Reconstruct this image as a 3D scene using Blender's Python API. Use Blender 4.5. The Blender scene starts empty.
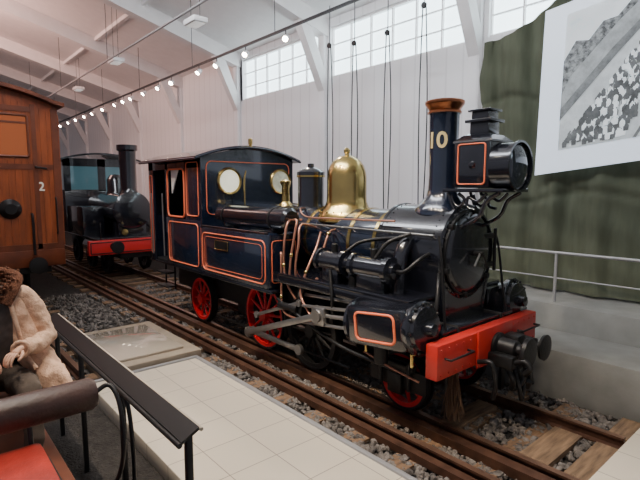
import bpy, bmesh, math, random
from mathutils import Vector, Matrix, Quaternion
random.seed(7)
SC=bpy.context.scene
COL=SC.collection
# ---------------------------------------------------------------- materials
def mat(name,col,rough=.5,metal=0,bump=0,bscale=30,var=0,vscale=4,coat=0,emit=0,ecol=None,stretch=None,spec=None,col2=None):
    m=bpy.data.materials.new(name); m.use_nodes=True; nt=m.node_tree; b=nt.nodes['Principled BSDF']
    b.inputs['Base Color'].default_value=(*col,1); b.inputs['Roughness'].default_value=rough; b.inputs['Metallic'].default_value=metal
    if coat: b.inputs['Coat Weight'].default_value=coat; b.inputs['Coat Roughness'].default_value=.05
    if spec is not None: b.inputs['Specular IOR Level'].default_value=spec
    if emit:
        b.inputs['Emission Color'].default_value=(*(ecol or col),1); b.inputs['Emission Strength'].default_value=emit
    if bump or var:
        tc=nt.nodes.new('ShaderNodeTexCoord'); mp=nt.nodes.new('ShaderNodeMapping'); nt.links.new(tc.outputs['Object'],mp.inputs[0])
        if stretch: mp.inputs['Scale'].default_value=stretch
    if var:
        n=nt.nodes.new('ShaderNodeTexNoise'); n.inputs['Scale'].default_value=vscale; n.inputs['Detail'].default_value=6
        nt.links.new(mp.outputs[0],n.inputs['Vector'])
        r=nt.nodes.new('ShaderNodeValToRGB'); r.color_ramp.elements[0].position=.3; r.color_ramp.elements[1].position=.7
        c2=col2 or tuple(min(1,c*(1+var)) for c in col); c1=col if col2 else tuple(c*(1-var) for c in col)
        r.color_ramp.elements[0].color=(*c1,1); r.color_ramp.elements[1].color=(*c2,1)
        nt.links.new(n.outputs['Fac'],r.inputs[0]); nt.links.new(r.outputs[0],b.inputs['Base Color'])
    if bump:
        n2=nt.nodes.new('ShaderNodeTexNoise'); n2.inputs['Scale'].default_value=bscale; n2.inputs['Detail'].default_value=5
        nt.links.new(mp.outputs[0],n2.inputs['Vector'])
        bp=nt.nodes.new('ShaderNodeBump'); bp.inputs['Strength'].default_value=bump; bp.inputs['Distance'].default_value=.02
        nt.links.new(n2.outputs['Fac'],bp.inputs['Height']); nt.links.new(bp.outputs[0],b.inputs['Normal'])
    return m
M={}
M['black']=mat('loco_black_paint',(.007,.008,.013),.22,0,coat=.9,var=.25,vscale=3)
M['navy']=mat('loco_navy_paint',(.008,.013,.028),.20,0,coat=1,var=.2,vscale=2)
M['iron']=mat('dark_iron',(.013,.013,.014),.42,.4,bump=.15,bscale=40,var=.4)
M['under']=mat('under_iron',(.010,.009,.009),.6,.1,var=.4)
M['steel']=mat('bright_steel',(.32,.31,.30),.33,.9,var=.15)
M['brass']=mat('polished_brass',(.56,.42,.16),.24,1,var=.12,vscale=5)
M['copper']=mat('copper',(.50,.19,.09),.28,1,var=.2)
M['pcopper']=mat('copper_pipe',(.42,.20,.14),.35,.6)
M['red']=mat('buffer_red',(.44,.022,.016),.36,0,var=.12,vscale=6)
M['wred']=mat('wheel_red',(.60,.010,.018),.38)
M['line']=mat('lining_orange',(.80,.17,.075),.45)
M['gold']=mat('gold_digits',(.72,.58,.28),.35,.3)
M['glass']=mat('glowing_cab_glass',(.75,.80,.70),.12,0,coat=1,var=.3,vscale=9,emit=.8,ecol=(1,.93,.68))  # emission stands in for light reflected in and seen through the pane
M['glass2']=mat('dim_glowing_cab_glass',(.45,.48,.38),.12,0,coat=1,var=.4,vscale=9,emit=.22,ecol=(1,.93,.68))  # far pane, same painted glow but weaker
M['dglass']=mat('blue_glass',(.05,.13,.16),.08,0,coat=1,emit=.08,ecol=(.3,.6,.7))
M['lens']=mat('lamp_lens',(.03,.04,.06),.05,.2,coat=1)
M['wood']=mat('carriage_wood',(.24,.055,.014),.34,0,var=.35,vscale=3,stretch=(4,4,.6),bump=.08,bscale=20)
M['woodd']=mat('carriage_wood_dark',(.12,.028,.009),.42,0,var=.3,vscale=4)
M['sleeper']=mat('sleeper_wood',(.17,.10,.055),.8,0,var=.4,vscale=5,stretch=(6,.8,6),bump=.5,bscale=14)
M['plank']=mat('pale_plank',(.19,.12,.07),.78,0,var=.45,vscale=4,stretch=(6,.8,6),bump=.5,bscale=14)
M['rail']=mat('rusty_rail',(.10,.048,.030),.5,.5,var=.35,vscale=8)
M['railtop']=mat('rail_head',(.26,.15,.10),.34,.7,var=.25,vscale=5)
M['conc']=mat('concrete',(.25,.25,.235),.8,0,var=.15,vscale=3,bump=.1,bscale=30)
M['white']=mat('white_paint',(.82,.79,.78),.6,0,var=.03)
M['grey']=mat('grey_metal',(.34,.34,.35),.45,.3)
M['dkmetal']=mat('dark_metal',(.02,.02,.022),.4,.3)
M['stone']=mat('ballast_stone',(.042,.036,.033),.85,0,var=.6,vscale=7,col2=(.21,.185,.165))
M['ground']=mat('ground_gravel',(.028,.024,.021),.95,0,var=.5,vscale=14,bump=1,bscale=40)
M['coat']=mat('beige_wool',(.66,.43,.30),.9,0,var=.16,vscale=12,bump=.5,bscale=50)
M['fur']=mat('brown_fur',(.16,.06,.03),1,0,var=.5,vscale=60,bump=1,bscale=120)
M['trous']=mat('dark_trousers',(.085,.065,.052),.95,0,var=.25,vscale=10,bump=.3,bscale=30)
M['sweat']=mat('grey_sweater',(.09,.075,.07),.95,0,var=.25,vscale=20)
M['skin']=mat('skin_tone',(.62,.36,.25),.55,0,var=.08)
M['hair']=mat('hair_brown',(.05,.025,.015),.8,0,bump=.6,bscale=60)
M['redseat']=mat('red_leather',(.46,.030,.018),.5,0,var=.2,vscale=8,bump=.2,bscale=50)
M['dleather']=mat('dark_leather',(.050,.024,.020),.42,0,var=.3,vscale=8,bump=.2,bscale=50)
M['bulb']=mat('lamp_glow',(1,.9,.75),.5,0,emit=60,ecol=(1,.86,.66))
M['bottle']=mat('twig',(.10,.055,.03),.9,0,var=.4)
M['panelb']=mat('panel_edge',(.46,.40,.32),.5)
# ---------------------------------------------------------------- helpers
def empty(name,loc=(0,0,0)):
    e=bpy.data.objects.new(name,None); e.location=loc; COL.objects.link(e); e.empty_display_size=.2; return e
def finish(name,me,parent,m,smooth=False):
    if m is not None:
        me.materials.append(m if not isinstance(m,str) else M[m])
    ob=bpy.data.objects.new(name,me); COL.objects.link(ob)
    if parent: ob.parent=parent; ob.matrix_parent_inverse=Matrix.Translation(-Vector(parent.location))
    if smooth:
        me.polygons.foreach_set('use_smooth',[True]*len(me.polygons))
        if smooth!='all':
            try: me.set_sharp_from_angle(angle=math.radians(38))
            except Exception: pass
    return ob
def box(name,parent,lo,hi,m,bevel=.006,rot=None):
    bm=bmesh.new(); bmesh.ops.create_cube(bm,size=1)
    lo=Vector(lo);hi=Vector(hi);c=(lo+hi)/2;s=hi-lo
    for v in bm.verts: v.co=Vector((v.co.x*s.x,v.co.y*s.y,v.co.z*s.z))
    if bevel>0: bmesh.ops.bevel(bm,geom=list(bm.edges),offset=min(bevel,min(abs(q) for q in s)*.3),segments=2,affect='EDGES',profile=.5)
    if rot is not None:
        bmesh.ops.rotate(bm,verts=bm.verts,cent=(0,0,0),matrix=rot)
    bmesh.ops.translate(bm,verts=bm.verts,vec=c)
    me=bpy.data.meshes.new(name); bm.to_mesh(me); bm.free()
    return finish(name,me,parent,m,True)
def basis(d):
    d=Vector(d).normalized(); q=Vector((0,0,1)).rotation_difference(d); return q.to_matrix()
def lathe(name,parent,o,d,prof,m,n=40,smooth=True,closed=False):
    B=basis(d); o=Vector(o); vs=[];fs=[]
    for (r,h) in prof:
        for i in range(n):
            a=2*math.pi*i/n; vs.append(o+B@Vector((r*math.cos(a),r*math.sin(a),h)))
    k=len(prof)
    for j in range(k if closed else k-1):
        j2=(j+1)%k
        for i in range(n):
            i2=(i+1)%n; fs.append((j*n+i,j*n+i2,j2*n+i2,j2*n+i))
    if not closed:
        if prof[0][0]>1e-4: fs.append(tuple(range(n))[::-1])
        if prof[-1][0]>1e-4: fs.append(tuple((k-1)*n+i for i in range(n)))
    me=bpy.data.meshes.new(name); me.from_pydata([tuple(v) for v in vs],[],fs); me.validate()
    bm=bmesh.new(); bm.from_mesh(me); bmesh.ops.remove_doubles(bm,verts=bm.verts,dist=1e-5); bmesh.ops.recalc_face_normals(bm,faces=bm.faces); bm.to_mesh(me); bm.free()
    return finish(name,me,parent,m,smooth)
def cyl(name,parent,p1,p2,r,m,r2=None,n=32,bev=.006):
    p1=Vector(p1);p2=Vector(p2);L=(p2-p1).length; r2=r if r2 is None else r2; b=min(bev,r*.3,r2*.3,L*.3)
    return lathe(name,parent,p1,p2-p1,[(r-b,0),(r,b),(r2,L-b),(r2-b,L)],m,n)
def sweep(pts,n=8):
    P=[Vector(p) for p in pts]
    if len(P)<3: return P
    out=[]; Q=[P[0]*2-P[1]]+P+[P[-1]*2-P[-2]]
    for i in range(1,len(Q)-2):
        a,b,c,d=Q[i-1:i+3]
        for k in range(n):
            t=k/n; out.append(.5*((2*b)+(c-a)*t+(2*a-5*b+4*c-d)*t*t+(3*b-a-3*c+d)*t**3))
    out.append(P[-1]); return out
def tube(name,parent,pts,r,m,smooth=True,closed=False,res=3):
    cu=bpy.data.curves.new(name,'CURVE'); cu.dimensions='3D'; cu.bevel_depth=r; cu.bevel_resolution=res; cu.use_fill_caps=True
    P=sweep(pts) if smooth else [Vector(p) for p in pts]
    s=cu.splines.new('POLY'); s.points.add(len(P)-1)
    for i,p in enumerate(P): s.points[i].co=(*p,1)
    s.use_cyclic_u=closed; s.use_smooth=True
    cu.materials.append(M[m] if isinstance(m,str) else m)
    ob=bpy.data.objects.new(name,cu); COL.objects.link(ob)
    if parent: ob.parent=parent; ob.matrix_parent_inverse=Matrix.Translation(-Vector(parent.location))
    return ob
def lining(name,parent,o,ux,uz,w,h,r=.009,m='line',cr=.07,notch=True):
    """rounded-corner line frame, o = lower-left, ux/uz unit dirs"""
    o=Vector(o);ux=Vector(ux);uz=Vector(uz);P=[]
    for cx,cz,a0 in ((w-cr,h-cr,0),(cr,h-cr,90),(cr,cr,180),(w-cr,cr,270)):
        for k in range(6):
            a=math.radians(a0+18*k); P.append(o+ux*(cx+cr*math.cos(a))+uz*(cz+cr*math.sin(a)))
    return tube(name,parent,P,r,m,False,True,1)
def multi(name,parent,items,m,smooth=False):
    """items: list of (lo,hi) boxes -> one mesh"""
    vs=[];fs=[]
    for lo,hi in items:
        b=len(vs)
        for x in (lo[0],hi[0]):
            for y in (lo[1],hi[1]):
                for z in (lo[2],hi[2]): vs.append((x,y,z))
        for f in ((0,1,3,2),(4,6,7,5),(0,4,5,1),(2,3,7,6),(0,2,6,4),(1,5,7,3)): fs.append(tuple(b+i for i in f))
    me=bpy.data.meshes.new(name); me.from_pydata(vs,[],fs); return finish(name,me,parent,m,smooth)
def poly_extrude(name,parent,pts,vec,m,bevel=0):
    bm=bmesh.new(); vs=[bm.verts.new(p) for p in pts]; f=bm.faces.new(vs)
    r=bmesh.ops.extrude_face_region(bm,geom=[f]); bmesh.ops.translate(bm,verts=[g for g in r['geom'] if isinstance(g,bmesh.types.BMVert)],vec=vec)
    bmesh.ops.recalc_face_normals(bm,faces=bm.faces)
    me=bpy.data.meshes.new(name); bm.to_mesh(me); bm.free(); return finish(name,me,parent,m,True)
def rivets(name,parent,pts,r,m):
    bm=bmesh.new()
    for p in pts: bmesh.ops.create_icosphere(bm,subdivisions=1,radius=r,matrix=Matrix.Translation(p))
    me=bpy.data.meshes.new(name); bm.to_mesh(me); bm.free(); return finish(name,me,parent,m,'all')
CT=bpy.data.textures.new('cloth_folds','CLOUDS'); CT.noise_scale=.11; CT.noise_depth=1
def skin(name,parent,verts,edges,radii,m,sub=2,root=0,fold=0):
    me=bpy.data.meshes.new(name); me.from_pydata([tuple(v) for v in verts],edges,[])
    ob=finish(name,me,parent,m)
    md=ob.modifiers.new('skin','SKIN'); md.use_smooth_shade=True
    for i,v in enumerate(me.skin_vertices[0].data):
        rr=radii[i]; v.radius=(rr,rr) if not isinstance(rr,tuple) else rr; v.use_root=(i==root)
    s=ob.modifiers.new('sub','SUBSURF'); s.levels=sub+(2 if fold else 0); s.render_levels=s.levels
    if fold:
        d=ob.modifiers.new('folds','DISPLACE'); d.texture=CT; d.strength=fold; d.mid_level=.5; d.texture_coords='LOCAL'
    return ob
def chain(n,start=0): return [(i,i+1) for i in range(start,start+n-1)]
# ================================================================= ROOM
YW=8.5
def wallmat():
    m=bpy.data.materials.new('ribbed_white_wall'); m.use_nodes=True; nt=m.node_tree; b=nt.nodes['Principled BSDF']
    tc=nt.nodes.new('ShaderNodeTexCoord'); w=nt.nodes.new('ShaderNodeTexWave'); w.bands_direction='X'; w.inputs['Scale'].default_value=.8; w.inputs['Distortion'].default_value=0
    nt.links.new(tc.outputs['Object'],w.inputs['Vector'])
    r=nt.nodes.new('ShaderNodeValToRGB'); r.color_ramp.elements[0].position=.0; r.color_ramp.elements[0].color=(.74,.72,.72,1); r.color_ramp.elements[1].position=.05; r.color_ramp.elements[1].color=(.85,.83,.83,1)
    nt.links.new(w.outputs['Fac'],r.inputs[0]); nt.links.new(r.outputs[0],b.inputs['Base Color']); b.inputs['Roughness'].default_value=.65
    return m
M['wall']=wallmat()
box('floor',None,(-40,-12,-.4),(8,9,-.18),'ground',0)
colx=[-34.8,-30.6,-26.4,-22.2,-18,-13.8,-9.6,-5.2,-1.0,3.2,7.4]
zb,zt=5.30,6.55
segs=[((-40,YW,-.2),(8,YW+.25,zb)),((-40,YW,zt),(8,YW+.25,6.9)),((-40,YW,zb),(-13.55,YW+.25,zt))]
for x in colx[5:]: segs.append(((x-.22,YW,zb),(x+.22,YW+.25,zt)))
multi('wall_north',None,segs,'wall')
M['sky']=mat('daylight_glass',(.75,.85,.88),.3,0,emit=4.2,ecol=(.74,.91,.97))
for k,(a,b) in enumerate(zip(colx[5:],colx[6:])):
    w=empty('window_%d'%(k+1),(a+.22,YW+.1,zb))
    box('pane',w,(a+.22,YW+.16,zb),(b-.22,YW+.2,zt),'sky',0)
    it=[]
    n=6
    for i in range(n+1):
        x=a+.22+(b-a-.44)*i/n; it.append(((x-.015,YW+.08,zb),(x+.015,YW+.15,zt)))
    it.append(((a+.2,YW+.05,zb-.05),(b-.2,YW+.15,zb+.05))); it.append(((a+.2,YW+.05,zt-.05),(b-.2,YW+.15,zt+.05)))
    for t in(.33,.66): it.append(((a+.2,YW+.09,zb+(zt-zb)*t-.012),(b-.2,YW+.14,zb+(zt-zb)*t+.012)))
    multi('mullions',w,it,'white')
for k,x in enumerate(colx):
    c=empty('wall_column',(x,YW-.1,.9))
    box('shaft',c,(x-.12,YW-.12,.9),(x+.12,YW,6.9),'wall',.01)
    poly_extrude('knee',c,[(x-.12,YW-.1,4.95),(x-.12,YW-.1,5.5),(x-.12,YW-.75,6.98),(x-.12,YW-1.15,7.05)],(.24,0,0),'white')
slope=.27
def zc(y): return 6.75+slope*(YW-y)
yy=-12
poly_extrude('ceiling',None,[(-40,YW+.25,zc(YW+.25)),(-40,yy,zc(yy)),(-40,yy,zc(yy)+.2),(-40,YW+.25,zc(YW+.25)+.2)],(48,0,0),'white')
for k,x in enumerate(colx[:-1]):
    poly_extrude('trim_%d'%(k+1),None,[(x-.16,YW,zc(YW)),(x-.16,yy,zc(yy)),(x-.16,yy,zc(yy)-.42),(x-.16,YW,zc(YW)-.42)],(.32,0,0),'white')
for k,y in enumerate((5.4,1.6)):
    multi('ceiling_purlin' if k==0 else 'ceiling_purlin.%03d'%k,None,[((-40,y-.05,zc(y)-.10),(8,y+.05,zc(y)+.02))],'white')
box('wall_west',None,(-40.2,-12,-.2),(-40,9,9),'wall',0)
def spot_lamp(e,x,y,z,tilt,energy=0,ang=60):
    cyl('stem',e,(x,y,z),(x,y,z-.12),.012,'dkmetal',n=8)
    d=Vector(tilt).normalized(); p=Vector((x,y,z-.16))
    lathe('spot_can',e,p-d*.09,d,[(.03,0),(.06,.04),(.07,.17),(.06,.17),(.055,.12)],'white',16)
    lathe('spot_bulb',e,p+d*.06,d,[(.001,0),(.058,0),(.05,.03),(.001,.045)],'bulb',12)
    if energy:
        l=bpy.data.lights.new('spot','SPOT'); l.energy=energy; l.color=(1,.82,.62); l.spot_size=math.radians(ang); l.spot_blend=.6; l.shadow_soft_size=.06
        o=bpy.data.objects.new('spot_light',l); COL.objects.link(o); o.location=p+d*.14; o.rotation_euler=d.to_track_quat('-Z','Y').to_euler(); o.parent=e; o.matrix_parent_inverse=Matrix.Translation(-Vector(e.location))
TY,TZ=6.5,5.88
tr=empty('added_spot_track',(-15,TY,TZ))
multi('rail',tr,[((-34,TY-.025,TZ),(2,TY+.025,TZ+.05))],'dkmetal')
for x in range(-33,2,4): cyl('hanger',tr,(x,TY,TZ+.05),(x,TY,zc(TY)),.008,'dkmetal',n=6)
for i,x in enumerate([-31,-29.2,-27.9,-26.3,-25,-23.6,-22.4,-21,-19.5,-18.6,-17.8,-16.6,-15.4,-14.4,-12.6,-11.6,-10.2,-8.6]):
    spot_lamp(tr,x,TY,TZ,(random.uniform(.0,.9),-1,-.9),{15:260,17:260,13:200,9:150,4:150}.get(i,0))
added_track=empty('added_spot_track',(-5,1.2,6.6))  # out-of-view spot row added for highlights on the locomotive and brighter tiles
multi('rail',added_track,[((-12,1.175,6.6),(2,1.225,6.65))],'dkmetal')
for x in range(-11,2,4): cyl('hanger',added_track,(x,1.2,6.65),(x,1.2,zc(1.2)),.008,'dkmetal',n=6)
for x,tx,ty,tz,en,ang in ((-8.5,-8.6,4.2,2,420,50),(-6.5,-6.3,4.3,1.6,460,50),(-4.6,-4.6,4.4,1.8,460,50),(-3.2,-3.2,4.5,1.9,380,45),(-1.2,-2.6,4.9,.8,480,45),(-5.2,-4.2,2.4,0,620,60),(-2.2,-2.6,2.5,0,620,60),(-7.6,-7.5,2.6,0,260,45),(-3.0,-4.2,.5,1.5,200,40)):
    spot_lamp(added_track,x,1.2,6.6,(tx-x,ty-1.2,tz-6.44),en,ang)
pp=empty('ceiling_pipe',(-15,4.5,6))
cyl('pipe',pp,(-36,4.5,5.95),(3,4.5,5.95),.025,'grey',n=10)
for x in range(-34,3,5): cyl('hanger',pp,(x,4.5,5.95),(x,4.5,zc(4.5)),.008,'dkmetal',n=6)
DIF=mat('diff',(.9,.9,.88),.5,emit=.5)
for (x,y,z) in ((-9.6,4.9,5.95),(-14.5,4.9,6.1),(-21,5.6,6.4)):
    e=empty('pendant_luminaire',(x,y,z))
    box('housing',e,(x-.25,y-.16,z-.05),(x+.25,y+.16,z+.06),'white',.02)
    box('diffuser',e,(x-.2,y-.11,z-.065),(x+.2,y+.11,z-.045),DIF,.005)
    for dx in(-.2,.2): cyl('wire',e,(x+dx,y,z+.05),(x+dx,y,zc(y)),.006,'dkmetal',n=6)
for x,z in ((-9.0,5.93),(-8.15,5.8),(-7.15,5.8),(-6.2,6.1)):
    e=empty('hanging_cable',(x,8.2,z))
    tube('cable_a',e,[(x,8.1,z),(x-.04,8.1,4),(x,8.1,1.5)],.013,'dkmetal')
    tube('cable_b',e,[(x+.08,8.1,z),(x+.16,8.1,4),(x+.1,8.1,1.5)],.013,'dkmetal')
    lathe('pulley',e,(x+.04,8.06,z),(0,1,0),[(.02,0),(.06,.0),(.045,.02),(.06,.04),(.02,.04)],'dkmetal',16)
    cyl('rod',e,(x+.04,8.1,z),(x+.04,8.1,zc(8.1)),.01,'dkmetal',n=8)
# ---------------- raised concrete platform & rail
cp=empty('concrete_platform',(-3,7,0))
box('lower_step',cp,(-9,6.1,-.18),(3,7.05,.46),'conc',.02)
box('upper_step',cp,(-9,7.0,-.18),(3,8.35,.84),'conc',.02)
gr=empty('guard_rail',(-3,7.1,.85))
tube('top_bar',gr,[(-8,7.1,1.57),(3,7.1,1.57)],.022,'grey',False)
tube('mid_bar',gr,[(-8,7.1,1.2),(3,7.1,1.2)],.010,'grey',False)
for x in (-7.3,-5.1,-2.95,-.8,1.4): cyl('post',gr,(x,7.1,.842),(x,7.1,1.57),.022,'grey',n=12)
# ---------------- curtain
def curtain():
    n,mz=300,90; vs=[];fs=[]
    for j in range(mz+1):
        t=j/mz
        for i in range(n+1):
            s=i/n; x=-4.65+7.6*s
            top=4.98+.30*(x+4.5)+.05*math.sin(x*5)
            top=min(top,6.6)
            z=.88+(top-.88)*t
            ph=x*8+.8*math.sin(x*1.7)+.35*math.sin(z*1.3)
            y=7.80+.055*math.sin(ph)+.022*math.sin(ph*2.3+z*.6)+.045*math.exp(-((z-3.9-.12*math.cos(x*3))/.05)**2)+.045*math.exp(-((z-2.35-.10*math.cos(x*2.6+1))/.05)**2)+.015*math.sin(z*11+x*4)
            vs.append((x+.04*math.sin(z*4)*(s<.02),y,z))
    for j in range(mz):
        for i in range(n):
            a=j*(n+1)+i; fs.append((a,a+1,a+n+2,a+n+1))
    me=bpy.data.meshes.new('green_curtain'); me.from_pydata(vs,[],fs)
    m=mat('olive_cloth',(.072,.080,.050),.95,0,var=.3,vscale=2.5,bump=.25,bscale=12,stretch=(3,1,.5),col2=(.105,.115,.076))
    return finish('green_curtain',me,None,m,'all')
curtain()
# ---------------- projection screen (flat projected film image)
ps=empty('projection_screen',(-2,7.6,3))
def P_(s,t,y):
    x=-3.56+4.4*s+.05*t; z=2.70+.122*4.4*s+2.47*t
    return (x,y,z)
poly_extrude('border',ps,[P_(0,0,7.6),P_(1,0,7.6),P_(1,1,7.6),P_(0,1,7.6)],(0,.03,0),mat('screen_white',(.75,.80,.86),.6,emit=.7,ecol=(.72,.83,.97)))
def pic(name,pts,lo,hi,y,sc=6,e=.75,thr=(.35,.65),stretch=(1,1,1)):
    m=bpy.data.materials.new(name); m.use_nodes=True; nt=m.node_tree; b=nt.nodes['Principled BSDF']; b.inputs['Roughness'].default_value=.8
    tc=nt.nodes.new('ShaderNodeTexCoord'); mp=nt.nodes.new('ShaderNodeMapping'); mp.inputs['Scale'].default_value=stretch; nt.links.new(tc.outputs['Object'],mp.inputs[0])
    n=nt.nodes.new('ShaderNodeTexNoise'); n.inputs['Scale'].default_value=sc; n.inputs['Detail'].default_value=8; n.inputs['Roughness'].default_value=.7; nt.links.new(mp.outputs[0],n.inputs['Vector'])
    r=nt.nodes.new('ShaderNodeValToRGB'); r.color_ramp.elements[0].position=thr[0]; r.color_ramp.elements[1].position=thr[1]
    r.color_ramp.elements[0].color=(lo*.90,lo*.97,lo,1); r.color_ramp.elements[1].color=(hi*.90,hi*.97,hi,1)
    nt.links.new(n.outputs['Fac'],r.inputs[0]); nt.links.new(r.outputs[0],b.inputs['Base Color']); nt.links.new(r.outputs[0],b.inputs['Emission Color']); b.inputs['Emission Strength'].default_value=e
    if pts is None: return m
    me=bpy.data.meshes.new(name); me.from_pydata([P_(s,t,y) for s,t in pts],[],[tuple(range(len(pts)))]); return finish(name,me,ps,m)
pic('film_street',[(.075,.13),(.97,.13),(.97,.93),(.075,.93)],.38,.55,7.595,3)
pic('film_sky',[(.075,.60),(.22,.72),(.36,.93),(.075,.93)],.55,.75,7.592,2)
pic('film_trees',[(.075,.66),(.11,.76),(.15,.74),(.19,.82),(.23,.82),(.27,.89),(.31,.89),(.34,.93),(.44,.93),(.24,.64),(.075,.42)],.05,.28,7.589,14,thr=(.4,.62))
pic('film_station_roof',[(.075,.46),(.10,.56),(.24,.80),(.34,.93),(.40,.93),(.22,.65),(.075,.38)],.22,.36,7.587,6)
pic('film_station_wall',[(.075,.38),(.22,.65),(.40,.93),(.425,.93),(.24,.62),(.075,.31)],.10,.20,7.586,8)
for k,(s0,s1,w0,w1) in enumerate(((.30,.545,.010,.004),(.345,.565,.010,.004),(.40,.60,.03,.010))):
    pic('film_rail_%d'%k,[(s0,.13),(s0+w0,.13),(s1+w1,.93),(s1,.93)],.10,.16,7.584,10)
def crowd(name,lo,hi,N,zone):
    vs=[];fs=[]
    for _ in range(N):
        q=random.random(); q=q**.9
        t=.14+.77*q; a,b=zone(q); s=random.uniform(a,b); h=.046*(1-.66*q); w=h*.15
        if s-w<.08 or s+w>.965 or t+h>.925: continue
        pts=[(-w,.0),(w,.0),(w*1.2,h*.55),(w*.8,h*.78),(w*.35,h*.82),(w*.4,h*.95),(0,h),(-w*.4,h*.95),(-w*.35,h*.82),(-w*.8,h*.78),(-w*1.2,h*.55)]
        b0=len(vs); yv=7.582-random.random()*.002+q*.001
        for ds,dt in pts: vs.append(P_(s+ds,t+dt,yv))
        fs.append(tuple(range(b0,b0+len(pts))))
    me=bpy.data.meshes.new(name); me.from_pydata(vs,[],fs); finish(name,me,ps,pic(name+'_tone',None,lo,hi,0,5))
left=lambda q:(.09+.33*q,.27+.26*q); right=lambda q:(.42+.18*q,.96)
crowd('film_people_dark',.05,.14,620,left); crowd('film_people_pale',.6,.8,260,left)
crowd('film_people_dark_b',.05,.16,1100,right); crowd('film_people_pale_b',.6,.85,600,right)
# ================================================================= FLOOR / TRACK
def tilemat():
    m=bpy.data.materials.new('pale_floor_tile'); m.use_nodes=True; nt=m.node_tree; b=nt.nodes['Principled BSDF']
    tc=nt.nodes.new('ShaderNodeTexCoord'); br=nt.nodes.new('ShaderNodeTexBrick'); br.offset=0; br.inputs['Scale'].default_value=1
    br.inputs['Brick Width'].default_value=.5; br.inputs['Row Height'].default_value=.5; br.inputs['Mortar Size'].default_value=.005
    br.inputs['Color1'].default_value=(.76,.67,.54,1); br.inputs['Color2'].default_value=(.71,.63,.51,1); br.inputs['Mortar'].default_value=(.34,.28,.22,1)
    nt.links.new(tc.outputs['Object'],br.inputs['Vector']); nt.links.new(br.outputs['Color'],b.inputs['Base Color']); b.inputs['Roughness'].default_value=.30
    return m
M['tile']=tilemat()
wk=empty('tiled_walkway',(-2,2.4,0))
box('strip',wk,(-6.4,1.65,-.18),(3,3.12,0),'tile',.01)
box('crossing',wk,(-1.42,3.18,-.18),(3,6.08,0.0),'tile',.01)
box('kerb',wk,(-6.42,3.12,-.18),(-1.45,3.17,.02),'grey',.005)
box('kerb_end',wk,(-6.46,1.65,-.18),(-6.4,3.17,.02),'grey',.005)
st=empty('raised_plinth',(-7.5,2.6,0))
box('slab',st,(-8.6,1.9,-.18),(-6.55,3.3,.06),mat('plinth',(.34,.28,.21),.35,var=.15),.02)
box('glass_top',st,(-8.3,2.05,.06),(-6.75,3.1,.1),mat('plinth_top',(.50,.43,.34),.12,coat=1),.01)
def railprof(name,parent,y,x0,x1):
    pr=[(-.06,-.13),(.06,-.13),(.06,-.115),(.012,-.10),(.012,-.035),(.034,-.025),(.034,0),(-.034,0),(-.034,-.025),(-.012,-.035),(-.012,-.10),(-.06,-.115)]
    ob=poly_extrude(name,parent,[(x0,y+a,b) for a,b in pr],(x1-x0,0,0),'rail')
    ob.data.materials.append(M['railtop'])
    for p in ob.data.polygons:
        if p.center.z>-.012 and abs(p.normal.z)>.9: p.material_index=1
tk=empty('railway_track',(-6,4.77,-.1))
railprof('rail_near',tk,4.22,-38,-1.45); railprof('rail_far',tk,5.32,-38,-1.45)
railprof('rail_outer',tk,3.70,-38,-1.45)
multi('guard_timber',tk,[((-38,4.02,-.13),(-1.45,4.14,-.03)),((-38,3.56,-.13),(-1.45,3.65,-.05))],'rail')
it=[];x=-24
while x<-1.6:
    it.append(((x,3.35,-.26),(x+.24,5.98,-.131))); x+=.62
ob=multi('sleepers',tk,it,'sleeper')
multi('end_planks',tk,[((-3.0,4.4,-.14),(-2.76,5.2,-.09)),((-2.08,4.38,-.14),(-1.80,5.2,-.08)),((-1.66,4.35,-.14),(-1.46,5.2,-.08)),((-1.66,5.45,-.14),(-1.46,5.98,-.08))],'plank')
tk2=empty('siding_track',(-10,1.15,-.1))
railprof('rail_l',tk2,.6,-30,-7.0); railprof('rail_r',tk2,1.7,-30,-7.0)
it=[];x=-22
while x<-7: it.append(((x,0,-.26),(x+.24,2.4,-.131))); x+=.62
multi('sleepers',tk2,it,'sleeper')
def stones(name,regions,parent):
    bm=bmesh.new(); bmesh.ops.create_icosphere(bm,subdivisions=1,radius=1); base=[v.co.copy() for v in bm.verts]; bf=[tuple(v.index for v in f.verts) for f in bm.faces]; bm.free()
    vs=[];fs=[]
    for (x0,x1,y0,y1,n) in regions:
        for _ in range(n):
            x=random.uniform(x0,x1); y=random.uniform(y0,y1); r=random.uniform(.022,.050); z=-.165+random.uniform(0,.03)
            q=Quaternion((random.gauss(0,1),random.gauss(0,1),random.gauss(0,1),random.gauss(0,1))).normalized().to_matrix()
            s=(r*random.uniform(.8,1.4),r*random.uniform(.7,1.1),r*random.uniform(.6,.9)); b=len(vs)
            for c in base:
                k=random.uniform(.8,1.15); w=q@Vector((c.x*s[0]*k,c.y*s[1]*k,c.z*s[2]*k)); vs.append((x+w.x,y+w.y,z+w.z))
            fs+= [tuple(b+i for i in f) for f in bf]
    me=bpy.data.meshes.new(name); me.from_pydata(vs,[],fs)
    return finish(name,me,parent,'stone')
stones('ballast',[(-6.4,-1.5,3.24,6.05,5600),(-13,-6.4,3.36,6.05,3200)],tk)
stones('ballast',[(-13,-8.65,.9,3.3,1700),(-8.6,-6.5,.9,1.85,500)],tk2)
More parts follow.
